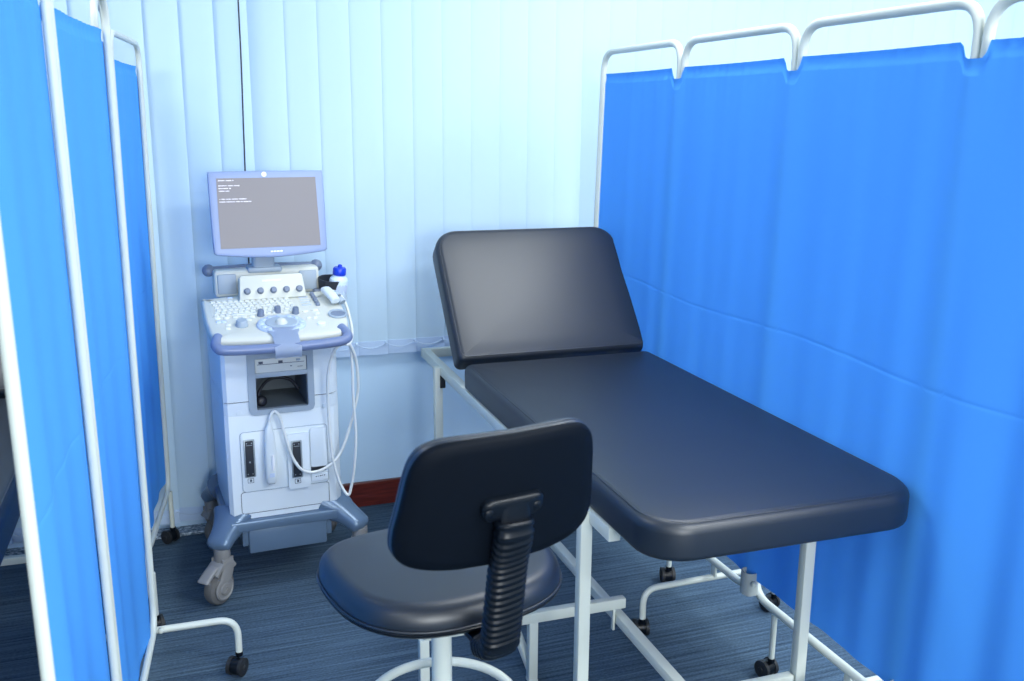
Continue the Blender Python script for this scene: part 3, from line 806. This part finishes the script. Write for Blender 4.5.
# raised rear panel with knobs, speakers, grab bar, neck
q0 = .19
def rear(x, z, off=0):   # panel leaning back
    return Vector((x, q0-off+.30*(z-.985), z))
b = B()
t = bmesh.new()
prism(t, [(-.098, .0), (.126, 0), (.118, .076), (.112, .082), (-.086, .082), (-.092, .076)], 0, .05, .004)
ROT = Matrix(((1, 0, 0, 0), (0, .30, -.954, q0), (0, .954, .30, .975), (0, 0, 0, 1)))
merge(b, t, ROT); tg = obj('knob_panel', b, M['cream'], us, 40)
RN = Vector((0, -.954, .30))
for k in range(5):
    x = -.071+k*.0435
    p = Vector((x, q0, .975))+Vector((0, .30, .954))*.028+RN*.049
    knob(p, RN, .0105, .020, M['mid_grey'], us)
b = B(); p = Vector((0, q0, .975))+Vector((0, .30, .954))*.062+RN*.0505
box(b, -.02, .045, p.y-.001, p.y+.001, p.z-.003, p.z+.003); obj('panel_stripe', b, M['white'], us, 0)
b = B(); box(b, -.168, .190, .235, .31, .985, 1.078, .012, 3); obj('rear_housing', b, M['cream'], us, 40)
for x0, x1 in ((-.158, -.095), (.118, .180)):
    b = B(); box(b, x0, x1, .229, .245, .997, 1.066, .005, 2); obj('speaker', b, M['grey_plastic'], us, 40)
b = B(); loft(b, [(-.182, .30, 1.072), (-.172, .30, 1.073), (0, .30, 1.078), (.18, .30, 1.073), (.19, .30, 1.072)], .0125, 14)
gb = obj('grab_bar', b, M['mid_grey'], us, 60)
for x in (-.180, .192):
    b = B(); bmesh.ops.create_uvsphere(b, u_segments=20, v_segments=12, radius=.0215, matrix=Matrix.Translation((x, .30, 1.072))); obj('grab_knob', b, M['mid_grey'], gb, 60)
b = B(); prism(b, rrect(-.036, .038, .235, .29, .012), 1.07, 1.20, .003); box(b, -.055, .06, .225, .30, 1.066, 1.085, .006); obj('monitor_neck', b, M['grey_plastic'], us, 40)
# monitor, tipped back slightly
mt = Matrix.Translation((.018, .175, 1.272)) @ Matrix.Rotation(radians(-10), 4, 'X') @ Matrix.Scale(.985, 4)
def mon(v): return mt @ Vector(v)
def bow(n=10):
    pts = []
    # bezel outline in (x, z): straight top, gently bowed bottom, sides slightly converging downwards
    base = [(-.176, .147), (0, .148), (.176, .147), (.1885, .142), (.193, .130), (.193, .0), (.191, -.116), (.187, -.128), (.174, -.134), (.09, -.143), (0, -.147), (-.09, -.143), (-.174, -.134), (-.187, -.128), (-.191, -.116), (-.193, .0), (-.193, .130), (-.1885, .142)]
    return [(p.x, p.y) for p in spline([(x, z, 0) for x, z in base], 5, closed=True)][::-1]
mo = bow()
b = B(); t = bmesh.new()
pad(t, mo, [(.62, -.060), (.72, -.056), (.88, -.034), (.965, -.020), (.995, -.012), (1, -.006), (.988, -.0015), (.955, .0)], rings_top=(.95,), crown=0, scaled=True)
merge(b, t, mt @ Matrix(((1, 0, 0, 0), (0, 0, -1, 0), (0, 1, 0, 0), (0, 0, 0, 1))))
mo_o = obj('monitor', b, M['peri'], us, 40)
sm = mt @ Matrix(((1, 0, 0, 0), (0, 0, -1, 0), (0, 1, 0, 0), (0, 0, 0, 1)))
b = B(); prism(b, [(-.168, -.112), (.168, -.112), (.166, .124), (-.166, .124)], -.002, .0012, 0, 2, sm); sc = obj('screen', b, M['screen'], mo_o, 0)
b = B()
z = .111; lines = [(.116, (7, 6, 1), 1), (.099, (9, 5, 6), .9), (.090, (10, 2), .8), (.081, (6, 4), .8), (.054, (1, 4, 5, 6, 8), .8), (.045, (6, 9, 4, 2, 8), .8)]
for z, words, h in lines:
    x = -.160
    for w in words:
        for k in range(w):
            hh = .0020+.0014*random.random()
            box(b, x, x+.0020, -.0001, .0001, -hh/2, hh/2, 0, 2, sm @ Matrix(((1, 0, 0, 0), (0, 0, 1, z), (0, 1, 0, .0015), (0, 0, 0, 1))))
            x += .0031
        x += .0035
obj('screen_text', b, M['text'], sc, 0)
b = B(); lathe(b, [(0, 0), (.0085, 0), (.0080, .0012), (0, .0015)], 24, sm @ Matrix.Translation((-.008, .1355, 0))); obj('badge', b, M['white'], mo_o, 40)
b = B(); x = -.004
for w in (.0085, .009, .009, .0085):
    box(b, x, x+w, -.127-.0022, -.127+.0022, 0, .0012, .0004, 1, sm); x += w+.0016
obj('maker_lettering', b, M['white'], mo_o, 0)
# cup on the right of the console
b = B(); lathe(b, [(0, -.085), (.041, -.085), (.043, -.08), (.049, .0), (.051, .002), (.047, .002), (.041, -.066), (0, -.070)], 28, axis_mtx((.234, .225, 1.032), (.05, -.12, 1)))
cup = obj('cup_holder', b, M['dark'], us, 40)
b = B(); box(b, .165, .20, .20, .25, .965, 1.00, .004); obj('cup_bracket', b, M['mid_grey'], cup)

# things on the machine ------------------------------------------------------
UM = Matrix.Translation((.35, 3.17, 0)) @ Matrix.Rotation(radians(2), 4, 'Z')
bt = thing('gel_bottle', 'milky plastic bottle with a blue cap standing in the cup beside the keyboard', 'bottle', UM @ Vector((.245, .218, .946)), 0)
bt.rotation_euler = (radians(5), radians(6), 0)
b = B(); lathe(b, [(0, 0), (.030, 0), (.033, .004), (.033, .080), (.031, .090), (.020, .100), (.014, .104), (.014, .108), (0, .108)], 28); obj('bottle_body', b, M['bottle'], bt, 40)
b = B(); lathe(b, [(0, .103), (.0225, .103), (.0235, .106), (.0230, .124), (.020, .129), (.008, .130), (.007, .138), (.004, .140), (0, .140)], 28); obj('cap', b, M['cap'], bt, 40)
b = B()
for k in range(9):
    a = -2.1+.17*k; box(b, -.0035, .0035, -.0006, .0006, -.008-.006*(k % 3), .010+.004*(k % 2), 0, 1, Matrix.Translation((.0332*cos(a), .0332*sin(a), .058)) @ Matrix.Rotation(a+pi/2, 4, 'Z'))
obj('bottle_print', b, M['pale_grey'], bt, 0)

def wpts(l): return [UM @ Vector(p) for p in l]
# probe clipped on the front panel, its lead looping away to the right
pr = thing('ultrasound_probe', 'white probe hanging on the front panel between the two black sockets', 'probe', UM @ Vector((-.046, -.012, .395)), radians(2), group='ultrasound probes')
b = B(); loft(b, [(0, -.012, -.003), (0, -.012, .004), (0, -.014, .03), (0, -.014, .075), (0, -.013, .12), (-.001, -.013, .165), (-.001, -.012, .185), (.001, -.012, .198), (.002, -.011, .210)],
              [(.014, .010), (.018, .013), (.020, .015), (.0205, .015), (.0195, .014), (.017, .013), (.014, .011), (.0085, .0085), (.0045, .0045)], 20, up=(0, 1, 0), power=2.8)
obj('probe_body', b, M['probe'], pr, 60)
b = B(); loft(b, [(.004, -.030, .045), (.005, -.031, .07), (.006, -.030, .10)], [(.004, .003), (.0055, .004), (.004, .003)], 10); obj('probe_grip', b, M['white'], pr, 50)
b = B(); box(b, -.008, .008, -.0300, -.0285, .022, .036, .0005); obj('probe_mark', b, M['pale_grey'], pr, 0)
b = B(); loft(b, [(-.010, -.012, -.002), (.010, -.012, -.002)], [(.006, .006)]*2, 10); obj('probe_tip', b, M['mid_grey'], pr, 50)
PI = (UM @ Matrix.Translation((-.046, -.012, .395))).inverted()
cab = [(-.044, -.023, .605), (-.037, -.024, .632), (-.024, -.024, .640), (-.010, -.025, .620), (.000, -.026, .575), (.012, -.030, .520), (.028, -.032, .468), (.055, -.034, .427), (.095, -.034, .414), (.145, -.032, .428), (.188, -.028, .468), (.222, -.020, .545), (.244, -.018, .618), (.258, -.022, .690), (.250, -.045, .785), (.228, -.070, .850), (.205, -.075, .880)]
b = B(); loft(b, [PI @ (UM @ Vector(p)) for p in spline(cab, 7)], .0052, 10); obj('probe_lead', b, M['cable'], pr, 60)
# second probe lying in the holder clips, lead hanging in a loop beside the body
p2 = thing('ultrasound_probe', 'white probe resting in the holder on the right end of the keyboard deck', 'probe', UM @ K(.192, .115, .01), radians(2), group='ultrasound probes')
PI2 = (UM @ Matrix.Translation(K(.192, .115, .01))).inverted()
def loc2(l): return [PI2 @ (UM @ Vector(p)) for p in l]
b = B(); loft(b, spline(loc2([K(.186, .150, .022), K(.190, .140, .026), K(.194, .118, .028), K(.200, .092, .026), K(.206, .066, .022), K(.208, .056, .020)]), 4),
              [(.006, .006)]+[(.014, .011)]*4+[(.0165, .013)]*8+[(.016, .012)]*6+[(.011, .008)]*2, 16, up=KN, power=2.7); obj('probe_body', b, M['probe'], p2, 60)
lead = [K(.200, .150, .018), K(.232, .165, .004), K(.262, .150, -.03), (.262, .06, .880), (.222, -.075, .862), (.196, -.075, .862), (.170, -.065, .835), (.153, -.045, .756), (.151, -.035, .635), (.158, -.032, .474), (.178, -.036, .374), (.203, -.05, .322), (.217, -.05, .348), (.231, -.05, .429), (.239, -.05, .537), (.234, -.05, .662), (.234, -.05, .767), (.230, -.055, .840), (.215, -.06, .875)]
b = B(); loft(b, loc2([tuple(v) for v in spline(lead, 7)]), .0050, 10); obj('probe_lead', b, M['cable'], p2, 60)
# black lead curled up in the open recess
b = B(); loft(b, [UM @ v for v in spline([(-.066, .06, .652), (-.060, .08, .680), (-.030, .10, .712), (.010, .10, .722), (.050, .09, .712), (.072, .07, .682)], 7)], .0055, 10)
lathe(b, [(0, -.012), (.016, -.012), (.018, -.004), (.018, .008), (.010, .014), (0, .014)], 18, UM @ axis_mtx((-.058, .045, .660), (.2, -1, .3)))
o = obj('power_lead', b, M['black_cord'], None, 60); o['label'] = 'black cable with a round plug lying in the open recess of the machine'; o['category'] = 'cable'

# ------------------------------------------------------------------ light
def area(name, loc, size, power, color, rot=(0, 0, 0), sy=None, spread=None):
    l = bpy.data.lights.new(name, 'AREA'); l.energy = power; l.color = color; l.size = size
    if sy: l.shape = 'RECTANGLE'; l.size_y = sy
    if spread: l.spread = radians(spread)
    o = bpy.data.objects.new(name, l); COL.objects.link(o); o.location = loc; o.rotation_euler = rot; return o
COOL = (.94, .985, 1.0)
for x in (-1.1, 1.7, 3.6):
    for y, e in ((-2.2, 28 if x > 0 else 14), (0, 40 if x > 0 else 7), (2.5, 18)):
        area('ceiling_lamp', (x, y, ZC-.02), 1.15, e, COOL, sy=.6)
# broad fill light added behind the camera to brighten upright surfaces
area('daylight_window', (.4, -3.1, 1.80), 1.4, 75, (.94, .985, 1.0), rot=(radians(90), 0, 0), sy=1.0)
w = bpy.data.worlds.new('World'); scn.world = w; w.use_nodes = True
w.node_tree.nodes['Background'].inputs[0].default_value = (.8, .9, 1, 1); w.node_tree.nodes['Background'].inputs[1].default_value = .3

# ------------------------------------------------------------------ camera
p, y, r = radians(13.1), radians(20.3), radians(.4)
fw = Vector((sin(y)*cos(p), cos(y)*cos(p), -sin(p))); rt = Vector((cos(y), -sin(y), 0)); up = rt.cross(fw)
rt2 = rt*cos(r)+up*sin(r); up2 = up*cos(r)-rt*sin(r)
cam = bpy.data.cameras.new('camera'); co = bpy.data.objects.new('camera', cam); COL.objects.link(co)
co.matrix_world = Matrix(((rt2.x, up2.x, -fw.x, 0), (rt2.y, up2.y, -fw.y, 0), (rt2.z, up2.z, -fw.z, 1.6), (0, 0, 0, 1)))
cam.sensor_width = 36; cam.lens = 965/1024*36; cam.clip_start = .02
cam.dof.use_dof = True; cam.dof.focus_distance = 2.75; cam.dof.aperture_fstop = 5.0
scn.camera = co
vs = scn.view_settings
vs.view_transform = 'Standard'; vs.look = 'None'; vs.gamma = 1; vs.use_curve_mapping = False; vs.exposure = 0.98
scn.cycles.use_denoising = True
scn.cycles.max_bounces = 8; scn.cycles.diffuse_bounces = 5
